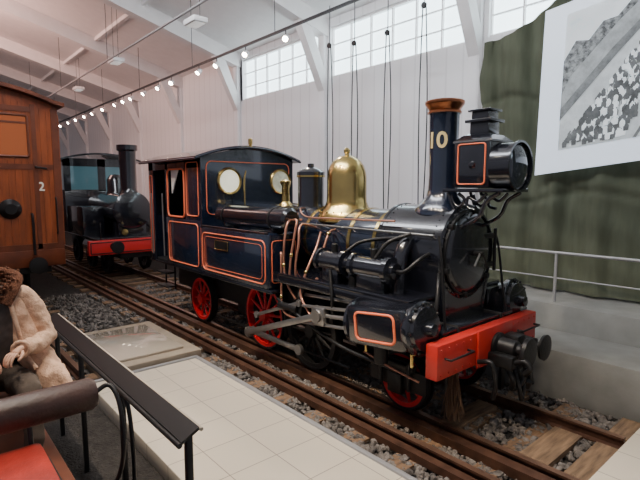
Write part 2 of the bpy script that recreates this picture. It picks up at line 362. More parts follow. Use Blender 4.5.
# ================================================================= MAIN LOCO
YC=4.77
L=empty('steam_locomotive',(-6,YC,0))
def wheel(parent,x,y,r,m,side,spokes=12,cw=True):
    z=r
    s=side
    lathe('wheel_rim',parent,(x,y,z),(0,1,0),[(r-.075,-.05),(r-.01,-.05),(r,-.03),(r,.05),(r-.075,.05)],m,48,closed=True)
    lathe('wheel_tyre',parent,(x,y,z),(0,1,0),[(r-.025,-.055),(r+.002,-.055),(r+.002,.06),(r-.025,.06)],'under',48,closed=True)
    lathe('wheel_flange',parent,(x,y-s*.05,z),(0,1,0),[(r-.05,-.012),(r+.03,-.008),(r+.03,.008),(r-.05,.012)],'iron',48,closed=True)
    lathe('wheel_hub',parent,(x,y,z),(0,1,0),[(.04,-.09),(.09,-.085),(.10,-.04),(.10,.04),(.09,.085),(.04,.09)],m,24)
    for k in range(spokes):
        a=2*math.pi*k/spokes+.1; d=Vector((math.cos(a),0,math.sin(a)))
        cyl('spoke',parent,Vector((x,y,z))+d*.08,Vector((x,y,z))+d*(r-.06),.026,m,.017,n=8)
    if cw:
        pts=[];a0=math.radians(200)
        for k in range(9):
            a=a0+math.radians(80)*k/8; pts.append((x+(r-.07)*math.cos(a),y-.035,z+(r-.07)*math.sin(a)))
        poly_extrude('counterweight',parent,pts,(0,.07,0),m)
XD=-6.12; XE2=-4.98; RD=.52
W=[(-8.2,.42,'wred',10,False),(XD,RD,'wred',12,False),(XE2,RD,'under',12,True),(-3.35,.33,'wred',9,False)]
for (x,r,m,n,cw) in W:
    for s in (-1,1): wheel(L,x,YC+s*.57,r,m,s,n,cw)
    cyl('axle',L,(x,YC-.6,r),(x,YC+.6,r),.06,'iron')
for s in (-1,1):
    y=YC+s*.44
    box('frame_plate',L,(-9.5,y-.02,.5),(-2.75,y+.02,1.05),'under',.005)
    for x in (XD,XE2,-8.2):
        box('axle_box',L,(x-.13,y-.05,.38),(x+.13,y+.05,.66),'iron')
        tube('leaf_spring',L,[(x-.42,y+s*.04,.86),(x,y+s*.04,.76),(x+.42,y+s*.04,.86)],.03,'iron')
box('running_board_rear',L,(-9.72,3.8,1.02),(-5.4,5.74,1.07),'black',.008)
box('running_board_front',L,(-5.45,3.86,1.30),(-3.05,5.68,1.34),'black',.008)
box('front_platform',L,(-3.1,4.05,1.0),(-2.76,5.49,1.04),'black',.008)
for s in(-1,1):
    y=YC+s*.90
    box('valance',L,(-5.45,y-.012,1.20),(-3.05,y+.012,1.3),'black',.004)
ZB=1.78
cyl('boiler',L,(-7.5,YC,ZB),(-3.8,YC,ZB),.45,'navy',n=64,bev=.01)
for x in (-5.3,-4.42,-3.98):
    lathe('boiler_band',L,(x,YC,ZB),(1,0,0),[(.45,-.028),(.459,-.026),(.459,.026),(.45,.028)],'brass',64,closed=True)
lathe('smokebox',L,(-3.88,YC,ZB),(1,0,0),[(.1,0),(.52,0),(.535,.01),(.535,.04),(.525,.05),(.525,.86),(.54,.87),(.54,.91),(.52,.925),(.3,.925)],'black',64)
lathe('smokebox_door',L,(-2.96,YC,ZB),(1,0,0),[(.47,-.02),(.47,.02),(.45,.035),(.38,.055),(.2,.085),(.0,.095)],'black',56)
lathe('door_ring',L,(-2.95,YC,ZB),(1,0,0),[(.465,.0),(.485,.0),(.485,.03),(.465,.035)],'iron',56,closed=True)
pts=[Vector((-2.948,YC+.512*math.cos(a*math.pi/16),ZB+.512*math.sin(a*math.pi/16))) for a in range(32)]
rivets('smokebox_rivets',L,pts,.013,'iron')
pts=[Vector((x,YC+.527*math.cos(a*math.pi/20),ZB+.527*math.sin(a*math.pi/20))) for a in range(40) for x in (-3.78,-3.08)]
rivets('smokebox_side_rivets',L,pts,.010,'black')
cyl('door_dart',L,(-2.88,YC,ZB),(-2.76,YC,ZB),.03,'iron',n=12)
tube('dart_handle',L,[(-2.79,YC-.02,ZB),(-2.77,YC-.15,ZB-.12)],.012,'steel',False)
tube('dart_handle_b',L,[(-2.76,YC,ZB),(-2.75,YC+.08,ZB-.17)],.012,'iron',False)
for z in (-.17,.17): box('hinge_strap',L,(-2.925,YC-.05,ZB+z-.03),(-2.89,YC+.46,ZB+z+.03),'iron',.008)
cyl('hinge_pin',L,(-2.9,YC+.49,ZB-.25),(-2.9,YC+.49,ZB+.25),.02,'iron',n=12)
for k in range(6):
    a=math.radians(60*k+20); c=Vector((-2.93,YC+.475*math.cos(a),ZB+.475*math.sin(a))); box('door_clamp',L,c-Vector((.03,.03,.03)),c+Vector((.035,.03,.03)),'iron',.01)
poly_extrude('saddle',L,[(-3.8,YC-.40,.6),(-3.8,YC+.40,.6),(-3.8,YC+.40,1.1),(-3.8,YC+.50,1.6),(-3.8,YC-.50,1.6),(-3.8,YC-.40,1.1)],(.84,0,0),'black')
rivets('saddle_rivets',L,[Vector((-2.955,YC+yy_,z)) for yy_ in (-.36,.36) for z in (.7,.8,.9,1.0,1.1,1.2)],.013,'iron')
cx=-3.31
lathe('chimney',L,(cx,YC,2.2),(0,0,1),[(.33,.0),(.32,.06),(.25,.13),(.19,.20),(.168,.28),(.160,.45),(.170,1.12),(.178,1.14),(.178,1.17),(.170,1.18)],'navy',48)
lathe('chimney_cap',L,(cx,YC,3.34),(0,0,1),[(.172,0),(.19,.005),(.19,.025),(.176,.035),(.185,.06),(.215,.10),(.222,.115),(.222,.14),(.205,.15),(.15,.15),(.14,.0)],'copper',48)
def digits(txt,r,cx_,cy,z,ang,size,m):
    cu=bpy.data.curves.new('digits','FONT'); cu.body=txt; cu.size=size; cu.align_x='CENTER'; cu.align_y='CENTER'; cu.extrude=.002; cu.offset=.005; cu.resolution_u=3
    o=bpy.data.objects.new('tmp',cu); COL.objects.link(o); dg=bpy.context.evaluated_depsgraph_get(); me=bpy.data.meshes.new_from_object(o.evaluated_get(dg)); bpy.data.objects.remove(o)
    bm=bmesh.new(); bm.from_mesh(me); bmesh.ops.subdivide_edges(bm,edges=[e for e in bm.edges if e.calc_length()>.04],cuts=2); bm.to_mesh(me); bm.free()
    for v in me.vertices:
        a=ang+v.co.x/r; rr=r+.006+v.co.z; y=v.co.y
        v.co=(cx_+rr*math.cos(a),cy+rr*math.sin(a),z+y)
    me.materials.clear()
    return finish('number_10',me,L,m)
digits('10',.165,cx,YC,3.03,math.radians(-84),.25,'gold')
dx=-4.91
lathe('steam_dome',L,(dx,YC,2.04),(0,0,1),[(.42,.0),(.41,.07),(.37,.14),(.31,.20),(.285,.27),(.280,.36),(.280,.60),(.270,.68),(.24,.77),(.19,.84),(.10,.90),(.035,.915),(.03,.94),(.045,.955),(.045,.99),(.02,1.02),(0,1.025)],'brass',64)
rivets('dome_bolts',L,[Vector((dx+.385*math.cos(a*math.pi/10),YC+.385*math.sin(a*math.pi/10),2.17)) for a in range(20)],.012,'brass')
sx=-5.70
lathe('sand_dome',L,(sx,YC,2.12),(0,0,1),[(.27,.0),(.26,.06),(.21,.10),(.20,.16),(.20,.56),(.215,.57),(.215,.62),(.18,.65),(.12,.68),(.05,.70),(.05,.75),(0,.76)],'black',40)
lathe('sand_dome_band',L,(sx,YC,2.66),(0,0,1),[(.203,0),(.218,.005),(.218,.03),(.203,.035)],'brass',40,closed=True)
lathe('safety_valve',L,(-6.35,YC,2.18),(0,0,1),[(.12,0),(.11,.06),(.07,.1),(.06,.35),(.09,.4),(.09,.43),(.03,.46),(0,.46)],'brass',24)
# headlamp
lx0,lx1=-3.02,-2.6; ly0,ly1=YC-.22,YC+.22
box('headlamp_body',L,(lx0,ly0,2.50),(lx1,ly1,3.0),'black',.02)
lathe('headlamp_hood',L,(lx1,YC,2.72),(1,0,0),[(.21,-.02),(.25,.0),(.25,.20),(.262,.205),(.262,.225),(.24,.225),(.235,.12),(.0,.10)],'black',44)
lathe('headlamp_lens',L,(lx1+.19,YC,2.72),(1,0,0),[(.232,0),(.2,.02),(.1,.04),(0,.045)],'lens',40)
rf=lathe('headlamp_roof',L,(0,0,0),(0,0,1),[(.32,0),(.31,.02),(.21,.08),(.14,.10)],'black',4,smooth=False)
for v in rf.data.vertices:
    q=Matrix.Rotation(math.radians(45),3,'Z')@v.co; v.co=(q.x-2.81,q.y+YC,q.z+2.98)
box('headlamp_vent',L,(-2.91,YC-.11,3.06),(-2.69,YC+.11,3.20),'black',.01)
box('vent_rim',L,(-2.95,YC-.15,3.19),(-2.65,YC+.15,3.225),'black',.008)
box('vent_crown',L,(-2.90,YC-.10,3.22),(-2.70,YC+.10,3.31),'black',.01)
box('vent_lid',L,(-2.93,YC-.13,3.305),(-2.67,YC+.13,3.33),'black',.01)
lining('headlamp_lining',L,(lx0+.05,ly0-.003,2.54),(1,0,0),(0,0,1),.32,.42,.009,cr=.03)
lathe('lamp_boss',L,(-2.8,ly0,2.74),(0,-1,0),[(.04,0),(.03,.02),(0,.03)],'black',16)
box('lamp_shelf',L,(-3.12,YC-.27,2.455),(-2.42,YC+.27,2.495),'black',.008)
for s in(-1,1):
    y=YC+s*.22
    tube('lamp_bracket',L,[(-2.48,y,2.45),(-2.62,y,2.36),(-2.7,y,2.2),(-2.86,y,2.1),(-2.96,y,2.05)],.022,'black')
    tube('lamp_scroll',L,[(-2.62,y,2.44),(-2.72,y,2.36),(-2.83,y,2.40),(-2.84,y,2.30),(-2.75,y,2.27)],.018,'black')
    tube('lamp_scroll_b',L,[(-2.95,y,2.44),(-2.88,y,2.38),(-2.93,y,2.30),(-3.0,y,2.33),(-3.04,y,2.42)],.018,'black')
    tube('lamp_strut',L,[(-3.08,y,2.45),(-3.02,y,2.3),(-2.95,y,2.2)],.018,'black')
    tube('front_handrail',L,[(-2.95,YC+s*.56,2.0),(-2.9,YC+s*.58,1.8),(-2.85,YC+s*.6,1.4),(-2.8,YC+s*.62,1.04)],.014,'iron')
for s in(-1,1):
    y0,y1=sorted((YC+s*.97,YC+s*.42))
    box('side_tank',L,(-7.5,y0,1.07),(-5.47,y1,1.86),'navy',.03)
    yf=YC+s*.974
    lining('tank_lining',L,(-7.40,yf,1.14),(1,0,0),(0,0,1),1.86,.62,.011,cr=.10)
    lining('tank_lining_inner',L,(-7.32,yf,1.20),(1,0,0),(0,0,1),1.70,.50,.004,cr=.08)
    rivets('tank_rivets',L,[Vector((-7.4+.1*k,yf,z)) for k in range(20) for z in (1.09,1.83)],.008,'navy')
    cyl('tank_filler',L,(-6.9,YC+s*.7,1.85),(-6.9,YC+s*.7,1.95),.13,'black')
    tube('tank_lip',L,[(-7.45,YC+s*.96,1.87),(-5.5,YC+s*.96,1.87)],.015,'black',False)
    tube('handrail',L,[(-5.5,YC+s*.50,2.0),(-3.0,YC+s*.58,2.0)],.014,'steel',False)
    for x in (-5.2,-4.4,-3.7,-3.1): cyl('stanchion',L,(x,YC+s*.42,1.98),(x,YC+s*.58,2.0),.012,'steel',n=8)
lining('tank_front_lining',L,(-5.465,3.86,1.16),(0,1,0),(0,0,1),.42,.60,.008,cr=.05)
box('name_plate',L,(-6.95,3.785,1.52),(-6.55,3.80,1.66),'iron',.004)
lining('name_plate_rim',L,(-6.95,3.783,1.52),(1,0,0),(0,0,1),.40,.14,.006,'brass',.02)
cyl('air_reservoir',L,(-7.15,4.05,2.06),(-5.25,4.05,2.06),.165,'black',n=40,bev=.04)
for x in(-6.9,-5.6):
    lathe('reservoir_strap',L,(x,4.05,2.06),(1,0,0),[(.166,-.02),(.172,-.02),(.172,.02),(.166,.02)],'iron',40,closed=True)
    box('reservoir_foot',L,(x-.04,3.95,1.86),(x+.04,4.15,1.96),'black')
cyl('air_reservoir_far',L,(-7.15,5.49,2.06),(-5.25,5.49,2.06),.165,'black',n=40,bev=.04)
# cab
X0,X1=-9.65,-7.45; YN,YF=3.8,5.74
def roofz(y,b=2.98,c=.22): t=(y-YC)/1.1; return b+c*(1-t*t)
pts=[(X1,YN,1.07),(X1,YF,1.07)]+[(X1,YF-(YF-YN)*k/14,roofz(YF-(YF-YN)*k/14)-.02) for k in range(15)]
cf=poly_extrude('cab_front',L,pts,(.04,0,0),'navy')
n=20;vs=[];fs=[]
for k in range(n+1):
    y=YN-.13+(YF-YN+.26)*k/n; z=roofz(y)
    for (xx,zz) in ((X0-.12,z),(X1+.12,z),(X1+.12,z+.045),(X0-.12,z+.045)): vs.append((xx,y,zz))
for k in range(n):
    b=4*k
    for i in range(4): j=(i+1)%4; fs.append((b+i,b+j,b+4+j,b+4+i))
fs.append((0,1,2,3)); fs.append(tuple(4*n+i for i in (3,2,1,0)))
me=bpy.data.meshes.new('cab_roof'); me.from_pydata(vs,[],fs); finish('cab_roof',me,L,'black',True)
tube('roof_edge_front',L,[(X1+.12,YN-.13+(YF-YN+.26)*k/10,roofz(YN-.13+(YF-YN+.26)*k/10)+.01) for k in range(11)],.022,'navy')
tube('roof_edge_side',L,[(X0-.12,YN-.13,roofz(YN-.13)+.01),(X1+.12,YN-.13,roofz(YN-.13)+.01)],.02,'navy',False)
for s in(-1,1):
    y=YC+s*.97; a,b=sorted((y,y-s*.035))
    box('cab_side_lower',L,(-8.85,a,1.05),(X1+.03,b,1.95),'navy',.006)
    box('cab_pillar_front',L,(-8.02,a,1.95),(X1+.03,b,3.0),'navy',.006)
    box('cab_pillar_mid',L,(-8.85,a,1.95),(-8.74,b,3.0),'navy',.006)
    box('cab_side_rear',L,(-9.65,a,1.05),(-9.42,b,3.0),'navy',.006)
    box('cab_cornice',L,(-9.65,a,2.84),(X1+.03,b,3.03),'navy',.006)
    yf=y+s*.004
    lining('cab_panel_lining',L,(-7.95,yf,2.02),(1,0,0),(0,0,1),.44,.92,.009,cr=.05)
    lining('cab_window_frame',L,(-8.74,yf,1.98),(1,0,0),(0,0,1),.70,.86,.018,cr=.10,m='line')
    lining('cab_lower_lining',L,(-8.75,yf,1.14),(1,0,0),(0,0,1),1.20,.74,.011,cr=.08)
    lining('cab_rear_lining',L,(-9.6,yf,1.2),(1,0,0),(0,0,1),.13,1.55,.006,cr=.04)
    tube('grab_rail_a',L,[(-9.40,y+s*.05,1.2),(-9.40,y+s*.06,2.4)],.014,'steel',False)
    tube('grab_rail_b',L,[(-8.87,y+s*.05,1.2),(-8.87,y+s*.06,2.4)],.014,'steel',False)
    for z in (.55,.82): box('cab_step',L,(-9.4,min(y,y-s*.2),z),(-8.95,max(y,y-s*.2),z+.03),'iron',.005)
    for x in(-9.4,-8.97): box('step_hanger',L,(x,min(y-s*.17,y-s*.2),.5),(x+.03,max(y-s*.17,y-s*.2),1.05),'iron',.004)
box('cab_rear',L,(X0,YN+.03,1.05),(X0+.04,YF-.03,3.05),'black',.004)
box('bunker',L,(-9.75,YN+.08,1.07),(-9.6,YF-.08,1.95),'navy',.02)
box('cab_floor',L,(X0,YN+.03,1.05),(X1,YF-.03,1.1),'under',0)
cyl('firebox_backhead',L,(-7.9,YC,1.7),(-7.46,YC,1.7),.45,'iron')
poly_extrude('window_curtain',L,[(-8.7,3.86,2.4),(-8.40,3.86,2.86),(-8.72,3.86,2.86)],(0,.02,0),'white')
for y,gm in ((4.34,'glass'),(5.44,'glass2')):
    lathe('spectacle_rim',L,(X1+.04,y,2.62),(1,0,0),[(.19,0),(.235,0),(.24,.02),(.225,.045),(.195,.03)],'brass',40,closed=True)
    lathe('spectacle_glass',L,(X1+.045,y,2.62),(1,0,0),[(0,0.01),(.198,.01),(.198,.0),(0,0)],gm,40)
lining('cab_front_lining',L,(X1+.046,3.9,2.05),(0,1,0),(0,0,1),1.74,.90,.009,cr=.1)
tube('whistle_pipe',L,[(-7.2,YC-.25,2.15),(-7.2,YC-.25,2.6),(-7.2,YC-.22,2.8)],.013,'brass')
lathe('whistle',L,(-7.35,YC-.02,3.2),(0,0,1),[(.02,0),(.035,.01),(.035,.05),(.02,.06),(.04,.07),(.04,.16),(.01,.18),(0,.18)],'brass',20)
# cylinders
for s in(-1,1):
    y=YC+s*.93
    p0=Vector((-3.72,y,1.0)); p1=Vector((-2.84,y,1.10)); d=(p1-p0).normalized()
    lathe('cylinder_barrel',L,p0,d,[(.1,-.02),(.25,-.02),(.27,0),(.27,.04),(.24,.05),(.24,.80),(.27,.81),(.28,.83),(.28,.88),(.25,.9),(.24,.9),(.22,.93),(.1,.95),(.07,.95),(.06,1.02),(0,1.03)],'black',44)
    Bm=basis(d); o=p0+d*.905
    rivets('cylinder_bolts',L,[o+Bm@Vector((.25*math.cos(a*math.pi/6),.25*math.sin(a*math.pi/6),0)) for a in range(12)],.02,'iron')
    rot=Matrix.Rotation(-math.atan2(.10,.87),3,'Y')
    cc=(p0+p1)/2
    box('cylinder_jacket',L,(cc.x-.40,min(y+s*.02,y+s*.255),cc.z-.20),(cc.x+.40,max(y+s*.02,y+s*.255),cc.z+.22),'black',.04,rot)
    ux=Vector(d); uz=Vector((-d.z,0,d.x)); 
    lining('jacket_lining',L,cc+ux*(-.26)+uz*(-.13)+Vector((0,s*.258,0)),ux,uz,.54,.29,.015,cr=.06)
    a,b=sorted((y-s*.02,y-s*.42)); box('valve_chest',L,(-3.7,a,1.02),(-2.98,b,1.29),'black',.02)
    tube('steam_pipe',L,[(-3.4,YC+s*.46,1.95),(-3.4,YC+s*.62,1.75),(-3.4,YC+s*.66,1.3)],.085,'black')
    cyl('cylinder_support',L,(-3.4,y,.6),(-3.4,y,.8),.08,'iron')
    for xx in (-3.62,-2.98): cyl('drain_cock',L,(xx,y,.66),(xx,y,.84),.02,'brass',n=10)
    tube('drain_pipe',L,[(-3.65,y,.66),(-3.3,y+s*.02,.60),(-2.85,y+s*.05,.56)],.012,'pcopper')
    yr=YC+s*.86
    cyl('piston_rod',L,p0-d*.02,p0-d*.85,.026,'steel',n=14)
    for z in(.10,-.12):
        q=Vector((0,0,z)); cyl('slide_bar',L,p0+q,p0-d*1.05+q,.022,'steel',n=8)
    c=p0-d*.70
    box('crosshead',L,c-Vector((.12,.05,.12)),c+Vector((.12,.05,.11)),'steel',.02)
    pin=Vector((XD+.05,yr,RD-.19))
    cv=c+Vector((0,s*.06,0)); pv=pin+Vector((0,s*.07,0))
    def rod(nm,a,b,w,h,m='steel'):
        a=Vector(a);b=Vector(b);dd=(b-a);Ln=dd.length; an=math.atan2(dd.z,dd.x); mid=(a+b)/2
        box(nm,L,mid-Vector((Ln/2,w/2,h/2)),mid+Vector((Ln/2,w/2,h/2)),m,.008,Matrix.Rotation(-an,3,'Y'))
        for e in(a,b): lathe(nm+'_eye',L,e-Vector((0,w*.7,0)),(0,1,0),[(.02,0),(h*.95,0),(h*.95,w*1.4),(.02,w*1.4)],m,20)
    rod('connecting_rod',cv,pv,.035,.085)
    rod('coupling_rod',pin,(XE2+.05,yr,RD-.19),.035,.075)
    rod('eccentric_rod',(XD+.2,yr+s*.02,.62),(-4.9,yr+s*.02,.98),.025,.05)
    rod('radius_link',(-4.9,yr,.75),(-4.85,yr,1.18),.04,.06,'iron')
    rod('valve_rod',(-4.88,yr,1.1),(-3.75,yr-s*.05,1.17),.025,.045)
    box('guide_bracket',L,(-4.95,min(yr,yr-s*.4),.7),(-4.88,max(yr,yr-s*.4),1.3),'iron')
    box('brake_shoe',L,(-5.60,YC+s*.57-.05,.3),(-5.52,YC+s*.57+.05,.7),'iron',.02)
    tube('brake_rigging',L,[(-7.6,YC+s*.62,.22),(-5.6,YC+s*.62,.22),(-4.2,YC+s*.62,.22)],.02,'iron',False)
for (xa,xb) in ((-4.55,-4.05),(-3.95,-3.35)):
    lathe('air_pump',L,(xa,3.98,1.60),(1,0,0),[(.05,-.05),(.09,-.05),(.09,0),(.15,0),(.15,.05),(.12,.06),(.12,xb-xa-.1),(.15,xb-xa-.09),(.15,xb-xa-.03),(.09,xb-xa-.02),(.09,xb-xa+.03),(.03,xb-xa+.04)],'black',28)
    box('pump_foot',L,(xa+.1,3.9,1.34),(xb-.12,4.06,1.52),'black',.01)
    cyl('pump_top',L,((xa+xb)/2,3.98,1.7),((xa+xb)/2,3.98,1.82),.04,'iron')
    rivets('pump_bolts',L,[Vector((xb-.055,3.98+.135*math.cos(a*math.pi/4),1.60+.135*math.sin(a*math.pi/4))) for a in range(8)],.014,'iron')
box('toolbox',L,(-4.62,4.0,1.34),(-4.36,4.2,1.5),'black',.02)
lathe('lubricator',L,(-4.0,4.02,1.34),(0,0,1),[(.07,0),(.07,.2),(.05,.24),(.05,.34),(.02,.36)],'iron',20)
for k,pt in enumerate([
 [(-5.35,4.30,2.05),(-5.25,4.0,2.05),(-5.22,3.9,1.8),(-5.24,3.9,1.45),(-5.2,3.92,1.2),(-5.05,3.95,1.0)],
 [(-5.1,4.36,1.95),(-5.05,4.05,2.0),(-4.98,3.95,1.75),(-5.02,3.93,1.45),(-5.0,3.95,1.25),(-4.75,3.95,1.2),(-4.6,3.95,1.35)],
 [(-5.38,3.95,1.6),(-5.3,3.9,1.55),(-5.3,3.9,1.0),(-5.25,3.9,.8),(-5.0,3.9,.75),(-4.6,3.9,.78)],
 [(-4.7,4.36,1.95),(-4.66,4.2,1.9),(-4.64,4.05,1.6),(-4.6,3.98,1.62)],
 [(-5.6,YC-.2,2.2),(-5.4,YC-.45,2.2),(-5.2,YC-.5,2.1),(-4.6,YC-.49,2.1),(-3.6,YC-.5,2.12)],
 [(-5.25,4.05,2.06),(-5.12,4.03,2.06),(-5.08,3.98,1.95),(-5.1,3.92,1.6),(-5.12,3.9,1.3)],
 [(-4.95,4.32,1.9),(-4.85,4.15,1.7),(-4.82,3.95,1.4),(-4.85,3.88,1.1),(-4.6,3.86,.85)]]):
    tube('pipe_%d'%k,L,pt,.017 if k not in(4,) else .012,'pcopper')
for k,pt in enumerate([[(-4.5,4.3,1.4),(-4.5,4.2,1.36),(-3.9,4.15,1.36)],[(-4.3,3.9,1.5),(-4.2,3.84,1.2),(-4.2,3.86,.9)],[(-3.35,3.98,1.6),(-3.2,3.98,1.62),(-3.1,4.1,1.75),(-3.1,4.3,1.8)],[(-5.4,3.9,.95),(-4.2,3.88,.62),(-3.2,3.88,.55)],
  [(-4.1,4.0,1.75),(-4.0,4.1,1.85),(-3.8,4.2,1.9),(-3.4,4.22,1.95)],[(-3.6,3.95,1.72),(-3.5,4.05,1.9),(-3.3,4.2,2.0)],[(-2.95,4.1,1.1),(-2.85,4.05,1.25),(-2.9,4.15,1.5),(-3.0,4.3,1.6)]]):
    tube('black_pipe_%d'%k,L,pt,.022,'iron')
rivets('pipe_unions',L,[Vector(q) for q in ((-5.24,3.9,1.45),(-5.0,3.95,1.25),(-5.3,3.9,1.0),(-4.66,4.2,1.9),(-5.1,3.92,1.6),(-4.82,3.95,1.4))],.036,'brass')
cyl('injector',L,(-5.35,3.9,.88),(-4.95,3.9,.88),.05,'iron')
# buffer beam & coupler
box('buffer_beam',L,(-2.74,3.74,.65),(-2.60,5.77,1.0),'red',.012)
box('beam_plate',L,(-2.60,4.42,.62),(-2.57,5.12,1.02),'red',.01)
rivets('beam_rivets',L,[Vector((-2.598,3.8+.127*k,z)) for k in range(16) for z in (.70,.95)],.012,'red')
for s in(-1,1):
    yb=YC+s*.72
    tube('beam_handle',L,[(-2.59,yb-.2,.86),(-2.52,yb-.2,.86),(-2.52,yb+.2,.86),(-2.59,yb+.2,.86)],.012,'iron',False)
lathe('centre_buffer',L,(-2.57,YC+.03,.80),(1,0,0),[(.14,0),(.14,.03),(.10,.05),(.09,.22),(.06,.24),(.06,.30),(.15,.32),(.16,.34),(.15,.37),(.0,.39)],'iron',36)
lathe('side_buffer',L,(-2.57,YC+.50,.74),(1,0,0),[(.12,0),(.12,.03),(.09,.05),(.08,.2),(.05,.22),(.05,.27),(.14,.29),(.145,.32),(.0,.34)],'iron',32)
box('coupler_shank',L,(-2.6,YC-.16,.62),(-2.3,YC-.04,.76),'iron',.02)
box('coupler_bracket',L,(-2.58,YC+.16,.5),(-2.4,YC+.34,.9),'iron',.03)
tube('coupling_chain',L,[(-2.4,YC-.1,.66),(-2.32,YC-.08,.5),(-2.36,YC-.02,.38),(-2.3,YC+.08,.45),(-2.28,YC+.12,.62)],.028,'iron')
tube('coupling_hook',L,[(-2.3,YC-.1,.70),(-2.2,YC-.1,.74),(-2.14,YC-.1,.68),(-2.2,YC-.1,.6)],.03,'iron')
tube('coupling_screw',L,[(-2.5,YC+.3,.7),(-2.36,YC+.32,.55),(-2.32,YC+.34,.35)],.03,'iron')
tube('coupling_link',L,[(-2.40,YC+.06,.62),(-2.3,YC+.02,.4),(-2.3,YC+.08,.25),(-2.32,YC+.15,.4),(-2.42,YC+.12,.62)],.024,'iron')
lathe('brake_hose_end',L,(-2.38,YC+.3,.30),(.3,0,1),[(.03,0),(.06,.02),(.06,.10),(.03,.12)],'iron',16)
tube('brake_hose',L,[(-2.57,YC-.35,.7),(-2.42,YC-.35,.72),(-2.38,YC-.33,.5),(-2.42,YC-.3,.33)],.025,'iron')
for s in(-1,1):
    y=YC+s*.56
    box('guard_iron',L,(-2.80,y-.05,.08),(-2.76,y+.05,.63),'iron',.008)
    box('truck_frame',L,(-3.75,YC+s*.70-.02,.28),(-2.95,YC+s*.70+.02,.52),'under',.01)
    box('truck_axle_box',L,(-3.45,YC+s*.72-.05,.22),(-3.25,YC+s*.72+.05,.46),'iron',.02)
    box('truck_spring',L,(-3.6,YC+s*.72-.04,.50),(-3.1,YC+s*.72+.04,.58),'iron',.02)
    for xx in(-3.55,-3.15): cyl('spring_hanger',L,(xx,YC+s*.76,.3),(xx,YC+s*.76,.62),.025,'iron',n=10)
box('truck_bolster',L,(-3.5,YC-.7,.40),(-3.2,YC+.7,.60),'under',.02)
box('front_drag_box',L,(-3.1,YC-.45,.6),(-2.76,YC+.45,1.0),'under',.02)
box('ash_pan',L,(-7.3,YC-.38,.3),(-5.9,YC+.38,.7),'under',.03)
for k in range(46):
    a=random.uniform(0,6.28); r1=random.uniform(0,.045); r2=random.uniform(.02,.14)
    o=Vector((-2.70,4.18,.64)); tube('brush_twig',L,[o+Vector((r1*math.cos(a),r1*math.sin(a),0)),o+Vector((r2*.6*math.cos(a),r2*.6*math.sin(a),-.25)),o+Vector((r2*math.cos(a+.3),r2*math.sin(a+.3),-.54+random.uniform(0,.1)))],.005,'bottle',res=1)
# ================================================================= SECOND LOCO
Y2=5.08
K=empty('tank_locomotive',(-16,Y2,0))
box('frame',K,(-19,Y2-.5,.5),(-13.9,Y2+.5,1.0),'under',.02)
box('running_board',K,(-19.2,Y2-1.1,1.05),(-13.95,Y2+1.1,1.1),'black',.01)
box('buffer_beam',K,(-13.95,Y2-1.35,.66),(-13.8,Y2+1.15,1.06),mat('beam_red2',(.60,.02,.02),.4),.01)
lining('beam_edge',K,(-13.79,Y2-1.3,.71),(0,1,0),(0,0,1),2.4,.30,.014,'under',.02)
for s in(-1,1):
    lathe('buffer',K,(-13.8,Y2+s*.7,.88),(1,0,0),[(.1,0),(.07,.05),(.06,.3),(.17,.32),(.17,.36),(0,.38)],'iron',28)
    tube('front_rail',K,[(-13.9,Y2+s*1.0,1.08),(-13.9,Y2+s*1.0,1.5),(-14.2,Y2+s*.9,1.5)],.015,'iron')
cyl('boiler',K,(-17,Y2,1.85),(-14.2,Y2,1.85),.52,'black',n=40)
lathe('smokebox_door',K,(-14.2,Y2,1.85),(1,0,0),[(.55,-.03),(.55,0),(.5,.03),(.2,.08),(0,.09)],'black',40)
box('saddle',K,(-14.9,Y2-.4,1.0),(-14.25,Y2+.4,1.5),'black')
lathe('chimney',K,(-14.45,Y2,2.3),(0,0,1),[(.3,0),(.24,.12),(.22,.2),(.24,1.26),(.29,1.30),(.29,1.44),(.2,1.44)],'black',32)
lathe('dome',K,(-15.6,Y2,2.3),(0,0,1),[(.3,0),(.25,.1),(.25,.45),(.15,.6),(0,.63)],'black',32)
box('cab_lower',K,(-18.9,Y2-1.15,1.1),(-16.9,Y2+1.15,2.45),'black',.02)
multi('cab_posts',K,[((-16.98,Y2-1.15,2.4),(-16.9,Y2-.95,3.45)),((-16.98,Y2+.95,2.4),(-16.9,Y2+1.15,3.45)),((-16.98,Y2-.12,2.4),(-16.9,Y2+.12,3.45)),((-16.98,Y2-1.15,3.2),(-16.9,Y2+1.15,3.45)),
 ((-18.9,Y2-1.15,2.4),(-18.7,Y2-1.08,3.45)),((-18.0,Y2-1.15,2.4),(-17.8,Y2-1.08,3.45)),((-18.9,Y2-1.15,3.2),(-16.9,Y2-1.08,3.45)),((-18.9,Y2-1.1,2.4),(-18.82,Y2+1.15,3.45))],'black')
box('cab_glass_front',K,(-16.96,Y2-1.0,2.45),(-16.93,Y2+1.0,3.2),'dglass',0)
box('cab_glass_side',K,(-18.8,Y2-1.13,2.45),(-16.95,Y2-1.11,3.2),'dglass',0)
n=16;pts=[(-19.1,Y2-1.3+2.6*k/n,3.42+.22*(1-((k-8)/8)**2)) for k in range(n+1)]+[(-19.1,Y2+1.3-2.6*k/n,3.36+.22*(1-((k-8)/8)**2)) for k in range(n+1)]
poly_extrude('cab_roof',K,pts,(2.4,0,0),'black')
for s in(-1,1):
    a,b=sorted((Y2+s*1.1,Y2+s*.5)); box('side_tank',K,(-16.9,a,1.1),(-15.2,b,1.95),'black',.02)
    for x in (-18,-16.4,-14.9): wheel(K,x,Y2+s*.57,.42,'under',s,10,False)
    cyl('cylinder',K,(-15.1,Y2+s*.95,.85),(-14.3,Y2+s*.95,.85),.22,'black')
for y in (-.35,.45): lathe('lamp',K,(-14.0,Y2+y,1.25),(1,0,0),[(.07,0),(.09,.05),(.09,.12),(0,.13)],'brass',20)
